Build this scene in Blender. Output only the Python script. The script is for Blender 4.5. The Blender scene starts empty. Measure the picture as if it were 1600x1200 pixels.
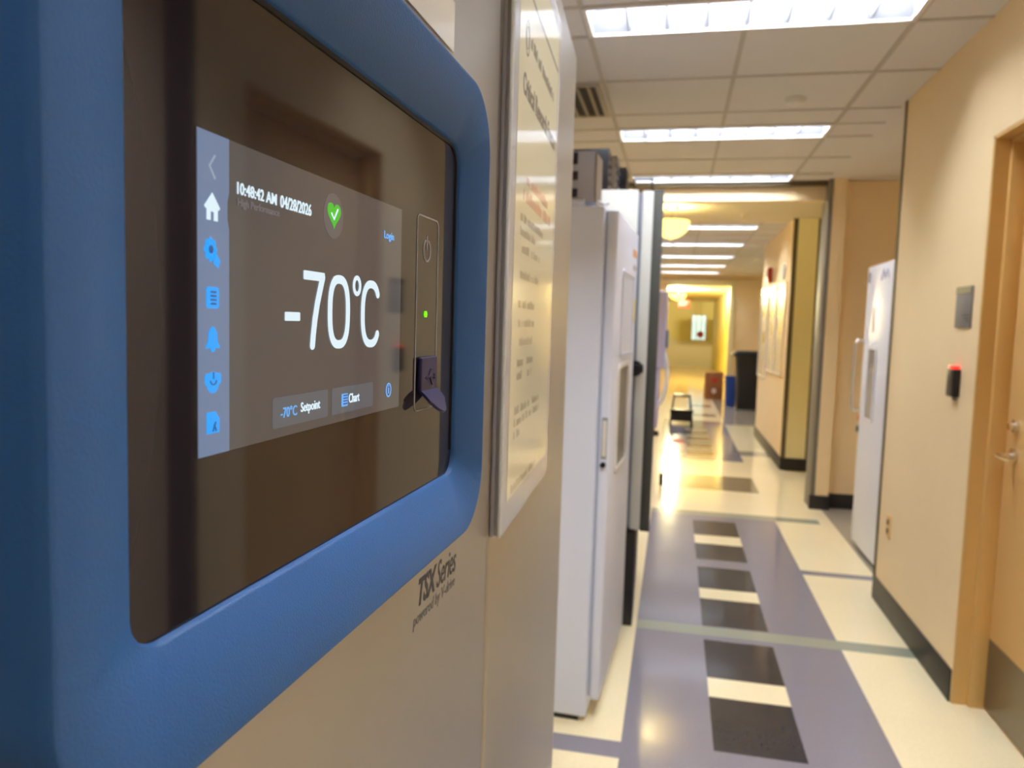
import bpy, bmesh, math, random
from mathutils import Vector, Matrix
random.seed(7)
C = bpy.context.scene.collection
PI = math.pi
def rad(a): return a * PI / 180

# ------------------------------------------------------------------ camera, world, exposure
cam_d = bpy.data.cameras.new('camera'); cam = bpy.data.objects.new('camera', cam_d); C.objects.link(cam)
EYE = 1.45
yaw, pitch, roll = rad(12.0765), rad(-4.607), rad(1.674)
fwd = Vector((-math.sin(yaw) * math.cos(pitch), math.cos(yaw) * math.cos(pitch), math.sin(pitch)))
rt0 = Vector((math.cos(yaw), math.sin(yaw), 0)); up0 = rt0.cross(fwd)
rt = math.cos(roll) * rt0 + math.sin(roll) * up0; up = -math.sin(roll) * rt0 + math.cos(roll) * up0
cam.matrix_world = Matrix(((rt.x, up.x, -fwd.x, 0), (rt.y, up.y, -fwd.y, 0), (rt.z, up.z, -fwd.z, EYE), (0, 0, 0, 1)))
cam_d.sensor_width = 36; cam_d.lens = 1178 / 1600 * 36
cam_d.clip_start = 0.01; cam_d.clip_end = 100
cam_d.dof.use_dof = True; cam_d.dof.focus_distance = 0.42; cam_d.dof.aperture_fstop = 12
bpy.context.scene.camera = cam
w = bpy.data.worlds.new('world'); bpy.context.scene.world = w; w.use_nodes = True
w.node_tree.nodes['Background'].inputs[0].default_value = (1, .95, .85, 1)
w.node_tree.nodes['Background'].inputs[1].default_value = 0.05
cy = bpy.context.scene.cycles; cy.diffuse_bounces = 8; cy.max_bounces = 14; cy.sample_clamp_indirect = 8
vs = bpy.context.scene.view_settings
vs.view_transform = 'Standard'; vs.look = 'None'; vs.gamma = 1; vs.exposure = 0.0; vs.use_curve_mapping = False
TUBE = 100.0        # emission of the ceiling fixtures
WARM = 1.8         # emission of the yellow bowl lamps

# ------------------------------------------------------------------ materials
def lin(c):
    return tuple(((v / 255) / 12.92 if v / 255 <= .04045 else ((v / 255 + .055) / 1.055) ** 2.4) for v in c) + (1,)
def mat(name, rgb, rough=.5, metal=0, coat=0, emit=None, es=0, spec=.5, noise=0, nscale=60, bump=0, bscale=200, aniso=0, coat_rough=.06, stretch=None):
    m = bpy.data.materials.new(name); m.use_nodes = True; nt = m.node_tree; b = nt.nodes['Principled BSDF']
    col = lin(rgb); b.inputs['Base Color'].default_value = col
    b.inputs['Roughness'].default_value = rough; b.inputs['Metallic'].default_value = metal
    b.inputs['Coat Weight'].default_value = coat; b.inputs['Coat Roughness'].default_value = coat_rough
    b.inputs['Specular IOR Level'].default_value = spec
    if emit: b.inputs['Emission Color'].default_value = lin(emit); b.inputs['Emission Strength'].default_value = es
    if noise or bump:
        tc = nt.nodes.new('ShaderNodeTexCoord'); mp = nt.nodes.new('ShaderNodeMapping')
        nt.links.new(tc.outputs['Object'], mp.inputs[0])
        if stretch: mp.inputs['Scale'].default_value = stretch
        if noise:
            n = nt.nodes.new('ShaderNodeTexNoise'); n.inputs['Scale'].default_value = nscale; n.inputs['Detail'].default_value = 3
            nt.links.new(mp.outputs[0], n.inputs['Vector'])
            mx = nt.nodes.new('ShaderNodeMix'); mx.data_type = 'RGBA'
            mx.inputs[6].default_value = tuple(v * (1 - noise) for v in col[:3]) + (1,)
            mx.inputs[7].default_value = tuple(min(1, v * (1 + noise)) for v in col[:3]) + (1,)
            nt.links.new(n.outputs[0], mx.inputs[0]); nt.links.new(mx.outputs[2], b.inputs['Base Color'])
        if bump:
            n2 = nt.nodes.new('ShaderNodeTexNoise'); n2.inputs['Scale'].default_value = bscale; n2.inputs['Detail'].default_value = 2
            nt.links.new(mp.outputs[0], n2.inputs['Vector'])
            bp = nt.nodes.new('ShaderNodeBump'); bp.inputs['Strength'].default_value = bump; bp.inputs['Distance'].default_value = .001
            nt.links.new(n2.outputs[0], bp.inputs['Height']); nt.links.new(bp.outputs[0], b.inputs['Normal'])
    return m
def vct(name, rgb, rough=.11, var=.06):
    """waxed vinyl floor tile: fine chips, a small tone step from tile to tile, hairline joints"""
    m = mat(name, rgb, rough, spec=.5); nt = m.node_tree; b = nt.nodes['Principled BSDF']; col = lin(rgb)
    tc = nt.nodes.new('ShaderNodeTexCoord')
    vm = nt.nodes.new('ShaderNodeVectorMath'); vm.operation = 'SCALE'; vm.inputs['Scale'].default_value = 1 / .31
    ad = nt.nodes.new('ShaderNodeVectorMath'); ad.operation = 'ADD'; ad.inputs[1].default_value = (.121, .08, 0)
    nt.links.new(tc.outputs['Object'], ad.inputs[0]); nt.links.new(ad.outputs[0], vm.inputs[0])
    fl = nt.nodes.new('ShaderNodeVectorMath'); fl.operation = 'FLOOR'; nt.links.new(vm.outputs[0], fl.inputs[0])
    wn = nt.nodes.new('ShaderNodeTexWhiteNoise'); nt.links.new(fl.outputs[0], wn.inputs['Vector'])
    n = nt.nodes.new('ShaderNodeTexNoise'); n.inputs['Scale'].default_value = 90; n.inputs['Detail'].default_value = 4
    nt.links.new(tc.outputs['Object'], n.inputs['Vector'])
    mm = nt.nodes.new('ShaderNodeMath'); mm.operation = 'ADD'; m2 = nt.nodes.new('ShaderNodeMath'); m2.operation = 'MULTIPLY'; m2.inputs[1].default_value = .15
    nt.links.new(wn.outputs['Value'], m2.inputs[0]); nt.links.new(m2.outputs[0], mm.inputs[0]); nt.links.new(n.outputs[0], mm.inputs[1])
    mx = nt.nodes.new('ShaderNodeMix'); mx.data_type = 'RGBA'
    mx.inputs[6].default_value = tuple(v * (1 - var * 2) for v in col[:3]) + (1,)
    mx.inputs[7].default_value = tuple(min(1, v * (1 + var)) for v in col[:3]) + (1,)
    nt.links.new(mm.outputs[0], mx.inputs[0]); nt.links.new(mx.outputs[2], b.inputs['Base Color'])
    n3 = nt.nodes.new('ShaderNodeTexNoise'); n3.inputs['Scale'].default_value = 5
    nt.links.new(tc.outputs['Object'], n3.inputs['Vector'])
    bp = nt.nodes.new('ShaderNodeBump'); bp.inputs['Strength'].default_value = .25; bp.inputs['Distance'].default_value = .004
    nt.links.new(n3.outputs[0], bp.inputs['Height']); nt.links.new(bp.outputs[0], b.inputs['Normal'])
    return m
M = {}
M['wall'] = mat('wall_paint', (243, 219, 174), .6, noise=.03, nscale=4, bump=.2, bscale=350, spec=.3)
M['wall_yellow'] = mat('wall_paint_yellow', (234, 226, 176), .6, bump=.2, bscale=300, spec=.3)
M['gypsum'] = mat('ceiling_gypsum', (225, 212, 180), .7)
M['ceil'] = mat('ceiling_tile', (220, 217, 212), .85, noise=.05, nscale=250, bump=.5, bscale=500, spec=.2)
M['tbar'] = mat('ceiling_grid', (186, 180, 168), .5)
M['cream'] = vct('tile_cream', (242, 228, 186))
M['lav'] = vct('tile_lavender', (134, 130, 138))
M['dark'] = vct('tile_charcoal', (54, 54, 58), var=.12)
M['taupe'] = vct('tile_taupe', (112, 100, 82))
M['joint'] = vct('floor_joint_strip', (152, 156, 138))
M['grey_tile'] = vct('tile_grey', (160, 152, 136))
M['black_rubber'] = mat('black_rubber', (30, 29, 28), .45)
M['blue'] = mat('blue_plastic', (46, 102, 162), .42, bump=.25, bscale=900, spec=.4)
M['steel'] = mat('brushed_steel', (194, 190, 180), .38, metal=1, noise=.03, nscale=40, bump=.08, bscale=60, stretch=(1, 1, 40))
M['glass'] = mat('black_panel_glass', (42, 38, 41), .045, spec=.5)
M['gap_shade'] = mat('black_gap_shade', (8, 8, 10), .5)
def screen(name, e, s): return mat(name, (10, 10, 12), .05, emit=e, es=s)
M['screen'] = screen('lcd_background', (112, 108, 108), .46)
M['side'] = screen('lcd_sidebar', (118, 140, 176), .75)
M['button'] = screen('lcd_button', (112, 118, 126), .6)
M['halo'] = screen('lcd_halo', (118, 114, 116), .6)
M['white_ui'] = screen('lcd_white', (225, 245, 255), .95)
M['dim_ui'] = screen('lcd_dim', (150, 140, 140), .5)
M['cyan_ui'] = screen('lcd_cyan', (20, 160, 255), 1.0)
M['pale_ui'] = screen('lcd_pale_blue', (110, 180, 250), .9)
M['navy_ui'] = screen('lcd_dark_blue', (40, 90, 160), .8)
M['side_light'] = screen('lcd_pale_grey', (170, 185, 205), .75)
M['green_ui'] = screen('lcd_green', (70, 190, 50), .95)
M['print'] = mat('light_print', (176, 174, 168), .5)
M['print_dark'] = mat('dark_print', (66, 64, 64), .6)
M['print_grey'] = mat('grey_print', (120, 116, 108), .6)
M['led_green'] = mat('green_led', (90, 200, 20), .3, emit=(120, 230, 10), es=1.2)
M['led_red'] = mat('red_led', (220, 40, 40), .3, emit=(255, 60, 50), es=1.3)
M['purple'] = mat('purple_rubber', (42, 36, 76), .38)
M['acrylic'] = mat('acrylic', (252, 252, 238), .12, spec=.5, coat=.5)
M['acrylic_green'] = mat('acrylic_core', (214, 216, 192), .2)
M['border'] = mat('sleeve_border', (222, 220, 202), .25, coat=.4, coat_rough=.2)
M['paper'] = mat('notice_paper', (228, 222, 184), .5, coat=.9, coat_rough=.09)
M['ink'] = mat('notice_ink', (128, 122, 110), .5, coat=.9, coat_rough=.09)
M['ink_pale'] = mat('notice_ink_pale', (188, 178, 150), .5, coat=.9, coat_rough=.09)
M['ink_red'] = mat('notice_ink_red', (222, 172, 146), .5, coat=.9, coat_rough=.09)
M['paper_white'] = mat('white_paper', (240, 238, 222), .6)
M['tape'] = mat('clear_tape', (226, 222, 204), .3, coat=.4)
M['white'] = mat('white_enamel', (226, 231, 244), .4)
M['white_side'] = mat('white_enamel_side', (222, 229, 244), .35)
M['white_groove'] = mat('door_gasket', (176, 180, 190), .5)
M['cream_plastic'] = mat('white_plastic', (226, 222, 212), .35)
M['grey_light'] = mat('grey_enamel', (214, 215, 206), .4)
M['grey_groove'] = mat('grey_gasket', (138, 142, 156), .5)
M['grey_dark'] = mat('dark_grey_enamel', (70, 72, 66), .55)
M['black'] = mat('black_plastic', (22, 21, 24), .4)
M['bin'] = mat('black_bin_plastic', (24, 25, 32), .5)
M['blue_bin'] = mat('blue_bin_plastic', (34, 72, 160), .45)
M['chrome'] = mat('satin_chrome', (225, 218, 205), .22, metal=1)
M['frame'] = mat('tan_door_frame', (214, 174, 106), .38)
M['door'] = mat('tan_door_paint', (226, 184, 118), .42, noise=.03, nscale=6)
M['kick'] = mat('kick_plate', (128, 118, 100), .32, metal=.75)
M['guard'] = mat('corner_guard', (96, 84, 58), .5, metal=0)
M['track'] = mat('metal_track', (122, 116, 104), .55, metal=0)
M['recess_shade'] = mat('recess_shade_trim', (52, 46, 66), .5)
M['brown_wall'] = mat('brown_wall', (236, 212, 184), .6)
M['sign_grey'] = mat('sign_plate', (134, 128, 122), .65, spec=.2)
M['sign_dark'] = mat('sign_header', (60, 55, 45), .3)
M['red'] = mat('red_plastic', (170, 30, 28), .4)
M['exit_red'] = mat('exit_red', (220, 30, 20), .4, emit=(255, 30, 22), es=3.5)
M['brown_box'] = mat('brown_cardboard', (136, 84, 48), .7)
M['rack'] = mat('rack_metal', (170, 170, 176), .35, metal=.3)
M['rack_brown'] = mat('rack_tan', (128, 112, 92), .5)
M['tube'] = mat('fixture_lens', (240, 240, 240), .4, emit=(238, 243, 255), es=TUBE)
M['tube_front'] = mat('fixture_lens_front', (240, 240, 240), .4, emit=(238, 243, 255), es=TUBE * 1.7)
M['tube_back'] = mat('fixture_lens_back', (240, 240, 240), .4, emit=(238, 243, 255), es=TUBE * .3)
M['reflector'] = mat('fixture_reflector', (112, 113, 116), .45)
M['fix_frame'] = mat('fixture_frame', (225, 222, 215), .4)
M['bowl'] = mat('bowl_glass', (250, 235, 160), .4, emit=(255, 240, 140), es=WARM)
M['day'] = mat('window_daylight', (200, 230, 230), .2, emit=(205, 240, 240), es=1.0)
M['vent'] = mat('vent_blade', (178, 168, 150), .5)
M['vent_back'] = mat('vent_back', (70, 64, 56), .8)
M['poster'] = mat('poster_sheet', (178, 176, 166), .4, coat=.35, coat_rough=.1)
M['poster_blue'] = mat('poster_header', (120, 122, 132), .35, coat=1)
M['poster_frame'] = mat('poster_frame', (236, 226, 205), .4)
M['yellow'] = mat('yellow_sticker', (240, 222, 90), .5)
M['orange'] = mat('orange_sticker', (236, 170, 110), .5)
M['blue_print'] = mat('blue_print', (110, 116, 180), .5)
M['panel_grey'] = mat('grey_display', (150, 150, 146), .25, coat=.5)
M['door_window'] = mat('pale_window', (205, 200, 190), .2, coat=.6)
M['pink'] = mat('pink_print', (214, 196, 196), .5)

for k_ in ('acrylic', 'acrylic_green', 'border'):
    b_ = M[k_].node_tree.nodes['Principled BSDF']; b_.inputs['Subsurface Weight'].default_value = 1; b_.inputs['Subsurface Scale'].default_value = .03; b_.inputs['Subsurface Radius'].default_value = (1, 1, .8)
# ------------------------------------------------------------------ mesh helpers
def box(bm, x0, x1, y0, y1, z0, z1, b=0, seg=2):
    r = bmesh.ops.create_cube(bm, size=1)
    for v in r['verts']: v.co = Vector((x0 + (v.co.x + .5) * (x1 - x0), y0 + (v.co.y + .5) * (y1 - y0), z0 + (v.co.z + .5) * (z1 - z0)))
    if b:
        es = list({e for v in r['verts'] for e in v.link_edges})
        bmesh.ops.bevel(bm, geom=es, offset=b, segments=seg, affect='EDGES', profile=.5)
    return bm
def tube(bm, pts, r, n=12, cap=True):
    pts = [Vector(p) for p in pts]; rings = []; k = len(pts); prev = None
    for i, p in enumerate(pts):
        d = (pts[min(i + 1, k - 1)] - pts[max(i - 1, 0)]).normalized()
        a = prev if prev is not None else (Vector((0, 0, 1)) if abs(d.z) < .9 else Vector((1, 0, 0)))
        u = (a - d * a.dot(d)).normalized(); v = d.cross(u); prev = u
        rr = r[i] if isinstance(r, (list, tuple)) else r
        rings.append([bm.verts.new(p + rr * (math.cos(2 * PI * j / n) * u + math.sin(2 * PI * j / n) * v)) for j in range(n)])
    for A, B in zip(rings, rings[1:]):
        for j in range(n): bm.faces.new((A[j], A[(j + 1) % n], B[(j + 1) % n], B[j]))
    if cap: bm.faces.new(list(reversed(rings[0]))); bm.faces.new(rings[-1])
    return bm
def lathe(bm, prof, c=(0, 0), n=40):
    rings = [[bm.verts.new((c[0] + r * math.cos(2 * PI * j / n), c[1] + r * math.sin(2 * PI * j / n), z)) for j in range(n)] for r, z in prof]
    for A, B in zip(rings, rings[1:]):
        for j in range(n): bm.faces.new((A[j], A[(j + 1) % n], B[(j + 1) % n], B[j]))
    bm.faces.new(rings[0]); bm.faces.new(rings[-1]); return bm
def prism(bm, pts, y0, y1):
    """polygon in x,z extruded along y (y0 is the front)"""
    A = [bm.verts.new((x, y0, z)) for x, z in pts]; B = [bm.verts.new((x, y1, z)) for x, z in pts]; n = len(pts)
    bm.faces.new(A); bm.faces.new(list(reversed(B)))
    for j in range(n): bm.faces.new((A[j], B[j], B[(j + 1) % n], A[(j + 1) % n]))
    return bm
def rrect(x0, x1, z0, z1, r, n=10):
    o = []
    for cx, cz, a0 in ((x1 - r, z1 - r, 0), (x0 + r, z1 - r, 90), (x0 + r, z0 + r, 180), (x1 - r, z0 + r, 270)):
        for i in range(n + 1): a = rad(a0 + 90 * i / n); o.append((cx + r * math.cos(a), cz + r * math.sin(a)))
    return o
def loft(bm, rings, close=False):
    """rings: list of (list of (x,z), y)"""
    R = [[bm.verts.new((x, y, z)) for x, z in p] for p, y in rings]; n = len(R[0])
    for A, B in zip(R, R[1:]):
        for j in range(n): bm.faces.new((A[j], A[(j + 1) % n], B[(j + 1) % n], B[j]))
    if close: bm.faces.new(R[0]); bm.faces.new(R[-1])
    return bm
def stroke(bm, pts, wd, y0, y1, closed=False):
    """flat ribbon in x,z with round caps"""
    P = [Vector((p[0], p[1])) for p in pts]; k = len(P); L = []; Rr = []
    for i, p in enumerate(P):
        if closed: d = (P[(i + 1) % k] - P[i - 1]).normalized()
        else: d = (P[min(i + 1, k - 1)] - P[max(i - 1, 0)]).normalized()
        nn = Vector((-d.y, d.x)); L.append(p + nn * wd / 2); Rr.append(p - nn * wd / 2)
    if closed:
        for i in range(k):
            j = (i + 1) % k; prism(bm, [tuple(L[i]), tuple(L[j]), tuple(Rr[j]), tuple(Rr[i])], y0, y1)
    else:
        def cap(p, d):
            a0 = math.atan2(d.y, d.x); return [(p.x + wd / 2 * math.cos(a0 + rad(t)), p.y + wd / 2 * math.sin(a0 + rad(t))) for t in (-60, -30, 0, 30, 60)]
        for i in range(k - 1): prism(bm, [tuple(L[i]), tuple(L[i + 1]), tuple(Rr[i + 1]), tuple(Rr[i])], y0, y1)
        for p, d, a, b2 in ((P[-1], (P[-1] - P[-2]).normalized(), Rr[-1], L[-1]), (P[0], (P[0] - P[1]).normalized(), L[0], Rr[0])):
            prism(bm, [tuple(a)] + cap(p, d) + [tuple(b2)], y0, y1)
    return bm
def ell(cx, cz, rx, rz, n=28, a0=0, a1=360, p=2.0):
    o = []
    for i in range(n + (0 if a1 - a0 == 360 else 1)):
        a = rad(a0 + (a1 - a0) * i / n); c, s = math.cos(a), math.sin(a)
        o.append((cx + rx * math.copysign(abs(c) ** (2 / p), c), cz + rz * math.copysign(abs(s) ** (2 / p), s)))
    return o
def finish(bm, ang=35):
    bmesh.ops.recalc_face_normals(bm, faces=bm.faces)
    for f in bm.faces: f.smooth = True
    for e in bm.edges:
        if len(e.link_faces) != 2 or e.calc_face_angle(0) > rad(ang): e.smooth = False
def obj(name, bm, m, parent=None, label=None):
    finish(bm); me = bpy.data.meshes.new(name); bm.to_mesh(me); bm.free()
    for x in (m if isinstance(m, list) else [m]): me.materials.append(M[x])
    o = bpy.data.objects.new(name, me); C.objects.link(o)
    if parent: o.parent = parent
    if label: o['label'] = label
    return o
def thing(name, label, cat, loc=(0, 0, 0), rotz=0, group=None):
    o = bpy.data.objects.new(name, None); C.objects.link(o); o.empty_display_size = .05
    o.location = loc; o.rotation_euler = (0, 0, rad(rotz)); o['label'] = label; o['category'] = cat
    if group: o['group'] = group
    return o
def tag(o, label, cat, group=None):
    o['label'] = label; o['category'] = cat
    if group: o['group'] = group
    return o
def struct(name, bm, m):
    o = obj(name, bm, m); o['kind'] = 'structure'; return o
def B(*a, **k): return box(bmesh.new(), *a, **k)
def text(name, s, x0, x1, z0, z1, y, m, parent, shear=0, bold=0, th=.0003, label=None):
    cu = bpy.data.curves.new('t', 'FONT'); cu.body = s; cu.resolution_u = 3; cu.offset = bold
    cu.fill_mode = 'FRONT'
    ob = bpy.data.objects.new('t', cu); C.objects.link(ob)
    dg = bpy.context.evaluated_depsgraph_get(); me = bpy.data.meshes.new_from_object(ob.evaluated_get(dg))
    bpy.data.objects.remove(ob); bpy.data.curves.remove(cu)
    xs = [v.co.x for v in me.vertices]; ys = [v.co.y for v in me.vertices]
    ax, bx, ay, by = min(xs), max(xs), min(ys), max(ys)
    for v in me.vertices:
        u = (v.co.x - ax) / (bx - ax); t = (v.co.y - ay) / (by - ay)
        v.co = Vector((x0 + u * (x1 - x0) + shear * t * (z1 - z0), y, z0 + t * (z1 - z0)))
    bm = bmesh.new(); bm.from_mesh(me); bpy.data.meshes.remove(me)
    r = bmesh.ops.extrude_face_region(bm, geom=list(bm.faces))
    for v in [g for g in r['geom'] if isinstance(g, bmesh.types.BMVert)]: v.co.y -= th
    return obj(name, bm, m, parent, label)

# ------------------------------------------------------------------ the setting
XR = 1.133; XL = -1.15; ZC = 2.67; ZC2 = 2.60; YL = 6.6
# floor: one mesh cut along every tile boundary
XA, XB, XC, XD = -.121, .195, .505, .811
darks = [(-2.4, -2.0), (-1.85, -1.45), (-1.3, -.9), (-.75, -.35), (-.2, .2), (.35, .75), (.9, 1.3), (1.44, 1.83), (2.0, 2.39), (2.592, 2.986), (3.155, 3.547), (3.72, 4.106), (4.271, 4.663), (4.82, 5.18), (5.40, 5.81)]
creams = [(-.9, -.75), (.2, .35), (1.3, 1.44), (1.83, 2.0), (2.986, 3.155), (4.106, 4.271), (5.18, 5.40)]
def inr(v, L): return any(a <= v < b for a, b in L)
def tile(x, y):
    if y < 6.11:
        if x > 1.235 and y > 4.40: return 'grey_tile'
        if (3.60 <= y < 3.71 or 5.97 <= y) and XA < x < 1.14: return 'joint'
        if XB < x < XC:
            if inr(y, darks): return 'dark'
            if inr(y, creams): return 'cream'
            return 'lav'
        if XA < x < XD: return 'lav'
        if x < XA and 2.46 < y < 2.565: return 'lav'
        if x > XD and (4.69 < y < 4.775 or 1.5 < y < 1.6): return 'lav'
        return 'cream'
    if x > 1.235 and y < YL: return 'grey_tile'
    if y < 8.55:
        if -.05 < x < .80 and 6.955 < y < 7.65: return 'taupe'
        return 'cream'
    if y < 12.2 and -.11 < x < .80:
        if XB < x < XC: return 'taupe' if int((y - 8.55) / .3) % 2 else 'grey_tile'
        return 'lav'
    if y < 12.2 and x > .8 and 9.0 < y < 9.35: return 'grey_tile'
    if 12.9 < y < 13.2 and .3 < x < .72: return 'taupe'
    if 14.4 < y < 14.8 and .3 < x < .72: return 'taupe'
    if .8 < x and 11.9 < y < 16: return 'grey_tile'
    return 'cream'
def floor():
    xs = sorted({XL, XA, -.11, -.05, XB, .3, XC, .72, .80, XD, 1.14, 1.235, 2.6})
    ys = {-3.2, 3.60, 3.71, 5.97, 6.11, 2.46, 2.565, 4.40, 4.69, 4.775, 1.5, 1.6, YL, 6.955, 7.65, 8.55, 9.0, 9.35, 11.9, 12.2, 12.9, 13.2, 14.4, 14.8, 16, 18, 22, 26, 30.2}
    for a, b in darks + creams: ys |= {a, b}
    for i in range(13): ys.add(round(8.55 + .3 * i, 3))
    ys = sorted(ys); bm = bmesh.new(); names = ['cream', 'lav', 'dark', 'taupe', 'joint', 'grey_tile']
    V = {}
    def v(i, j):
        if (i, j) not in V: V[i, j] = bm.verts.new((xs[i], ys[j], 0))
        return V[i, j]
    for i in range(len(xs) - 1):
        for j in range(len(ys) - 1):
            f = bm.faces.new((v(i, j), v(i + 1, j), v(i + 1, j + 1), v(i, j + 1)))
            f.material_index = names.index(tile((xs[i] + xs[i + 1]) / 2, (ys[j] + ys[j + 1]) / 2))
    o = obj('floor', bm, names); o['kind'] = 'structure'
floor()

FX0, FX1 = -.40, .845
near_fix = [-2.49, -.66, 1.17, 3.0, 4.825, 6.27]
far_fix = [8.75, 10.55, 12.35, 14.15, 15.85]
FD = .28
def ceiling(name, x0, x1, y0, y1, z, fixes, m, extra=None):
    bm = bmesh.new(); xs = sorted({x0, x1, FX0, FX1}); ys = {y0, y1}
    for f in fixes: ys |= {f, f + FD}
    ys = sorted(ys)
    for i in range(len(xs) - 1):
        for j in range(len(ys) - 1):
            cx, cy = (xs[i] + xs[i + 1]) / 2, (ys[j] + ys[j + 1]) / 2
            if FX0 < cx < FX1 and any(f < cy < f + FD for f in fixes): continue
            box(bm, xs[i], xs[i + 1], ys[j], ys[j + 1], z, z + .02)
    struct(name, bm, m)
ceiling('ceiling', XL, 2.3, -3.2, YL, ZC, near_fix, 'ceil')
struct('ceiling_crosshall', B(XL, 2.6, YL + .1, 8.55, ZC2, ZC2 + .02), 'gypsum')
ceiling('ceiling_corridor', XL, 2.6, 8.55, 16.5, ZC2, far_fix, 'ceil')
struct('ceiling_far', B(-.6, 1.6, 16.5, 30.2, 2.5, 2.52), 'gypsum')
# T-bar grid
def grid(name, x0, x1, xsl, ysl, y0, y1, z, fixes):
    bm = bmesh.new(); W2 = .011
    for x in xsl:
        segs = [(y0, y1)]
        if FX0 + .02 < x < FX1 - .02:
            segs = []; c = y0
            for f in sorted(fixes):
                if f > c: segs.append((c, f)); c = f + FD
            segs.append((c, y1))
        for a, b in segs: box(bm, x - W2, x + W2, a, b, z - .004, z)
    for y in ysl: box(bm, x0, x1, y - W2, y + W2, z - .0045, z - .0005)
    struct(name, bm, 'tbar')
gy = []
for f in near_fix:
    gy += [f - .012, f + FD + .012, f + FD + .61, f + FD + 1.22]
gy = sorted(y for y in gy if -3.1 < y < YL - .05)
grid('ceiling_grid', XL, XR, [-1.03, -.41, .22, .857], gy, -3.2, YL, ZC, near_fix)
gy = []
for f in far_fix: gy += [f - .012, f + FD + .012, f + FD + .61, f + FD + 1.22]
grid('ceiling_grid_corridor', XL, XR, [-1.03, -.41, .22, .857], sorted(y for y in gy if y < 16.4), 8.55, 16.5, ZC2, far_fix)

# right wall with the deep door opening (2.29 to 3.20) and the freezer alcove (4.40 to 6.6)
DY0, DY1, DH = 2.17, 3.20, 2.20
bm = bmesh.new()
box(bm, XR, 1.35, DY1, 4.40, 0, ZC + .02); box(bm, XR, 1.35, 1.93, DY0, 0, ZC + .02); box(bm, XR, 1.35, DY0, DY1, DH, ZC + .02)
struct('wall_right', bm, 'wall')
struct('wall_right_alcove', B(2.05, 2.2, 4.3, YL + .1, 0, ZC + .02), 'wall')
struct('wall_right_alcove_side', B(1.35, 2.05, 4.25, 4.40, 0, ZC + .02), 'wall')
bm = bmesh.new(); box(bm, 1.215, 1.40, .3, 1.90, 0, ZC + .02); box(bm, XR, 1.35, -3.2, .3, 0, ZC + .02)
struct('wall_right_entry', bm, 'brown_wall')
struct('trim_1', B(XR - .002, 1.215, 1.90, 1.93, 0, ZC), 'recess_shade')  # unseen dark strip added; its colour stands in for the unlit recess's shade
struct('wall_back', B(XL - .1, 1.5, -3.35, -3.2, 0, ZC + .02), 'wall')
struct('wall_left', B(XL - .15, XL, -3.35, 16.5, 0, ZC + .02), 'wall')
struct('baseboard_right', B(XR - .008, XR, DY1 + .0, 4.40, 0, .13, b=.002), 'black_rubber')
bm = bmesh.new(); box(bm, XR - .006, XR + .03, 4.395, 4.404, .0, ZC); box(bm, XR - .006, XR - .001, 4.375, 4.404, .0, ZC)
struct('trim_2', bm, 'guard')
# partition facing the camera beyond the alcove, header and metal track
struct('wall_partition', B(1.18, 2.2, YL, YL + .16, 0, ZC + .02), 'wall')
struct('wall_post', B(1.18, 1.285, YL - .10, YL, 0, ZC), 'wall')
struct('trim_3', B(1.145, 1.18, YL - .10, YL + .16, 0, ZC, b=.003), 'track')
struct('trim_4', B(XL, 1.145, YL - .035, YL + .05, 2.630, ZC, b=.002), 'guard')
struct('wall_header', B(XL, 1.18, YL + .02, YL + .16, 2.52, ZC + .02), 'wall')
struct('baseboard_post', B(1.135, 1.29, YL - .115, YL - .10, 0, .115, b=.002), 'black_rubber')
struct('baseboard_alcove', B(1.285, 2.05, YL - .012, YL, 0, .12, b=.002), 'black_rubber')
# beyond: cross hall, pilaster end, posters wall, recess, far doorway
XP = 1.14
struct('wall_right_corridor', B(XP, 1.40, 8.25, 10.87, 0, ZC2), 'wall')
struct('wall_crosshall', B(1.40, 2.6, 8.30, 8.42, 0, ZC2), 'wall_yellow')
struct('wall_crosshall_right', B(2.6, 2.72, YL, 16.6, 0, ZC2 + .05), 'wall_yellow')
bm = bmesh.new(); box(bm, XP - .006, XP + .04, 8.235, 8.25, 0, ZC2); box(bm, 1.375, 1.41, 8.235, 8.25, 0, ZC2)
struct('trim_5', bm, 'guard')
struct('wall_pilaster', B(XP + .04, 1.375, 8.238, 8.25, 0, ZC2), 'wall_yellow')
struct('trim_6', B(1.42, 1.50, 8.27, 8.30, 0, ZC2), 'guard')
struct('baseboard_pilaster', B(XP - .01, 1.41, 8.22, 8.235, 0, .13, b=.002), 'black_rubber')
struct('baseboard_corridor', B(XP - .009, XP, 8.25, 10.87, 0, .13, b=.002), 'black_rubber')
XO = 1.09
bm = bmesh.new(); box(bm, XO, 2.6, 16.5, 16.65, 0, ZC2); box(bm, -.2, XO, 16.5, 16.65, 2.36, ZC2); box(bm, XL, -.2, 16.5, 16.65, 0, ZC2)
struct('wall_far', bm, 'wall')
bm = bmesh.new(); box(bm, XO, XO + .09, 16.46, 16.5, 0, 2.45); box(bm, -.2, XO, 16.46, 16.5, 2.36, 2.45)
struct('trim_7', bm, 'wall_yellow')
struct('wall_far_room_right', B(1.40, 1.5, 16.65, 30.2, 0, 2.52), 'wall_yellow')
struct('wall_far_room_left', B(-.5, -.4, 16.65, 30.2, 0, 2.52), 'wall_yellow')
struct('wall_end', B(-.5, 1.5, 30.0, 30.2, 0, 2.52), 'wall_yellow')
struct('wall_end_lower', B(-.4, 1.40, 29.9, 30.0, 0, .98), 'cream_plastic')
wd = struct('window_1', B(.58, 1.16, 29.96, 30.0, .98, 2.0, b=.01), 'cream_plastic')
for k in range(3):
    o = obj('pane', B(.62 + k * .18, .62 + k * .18 + .14, 29.945, 29.96, 1.03, 1.95), 'day', wd)

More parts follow.
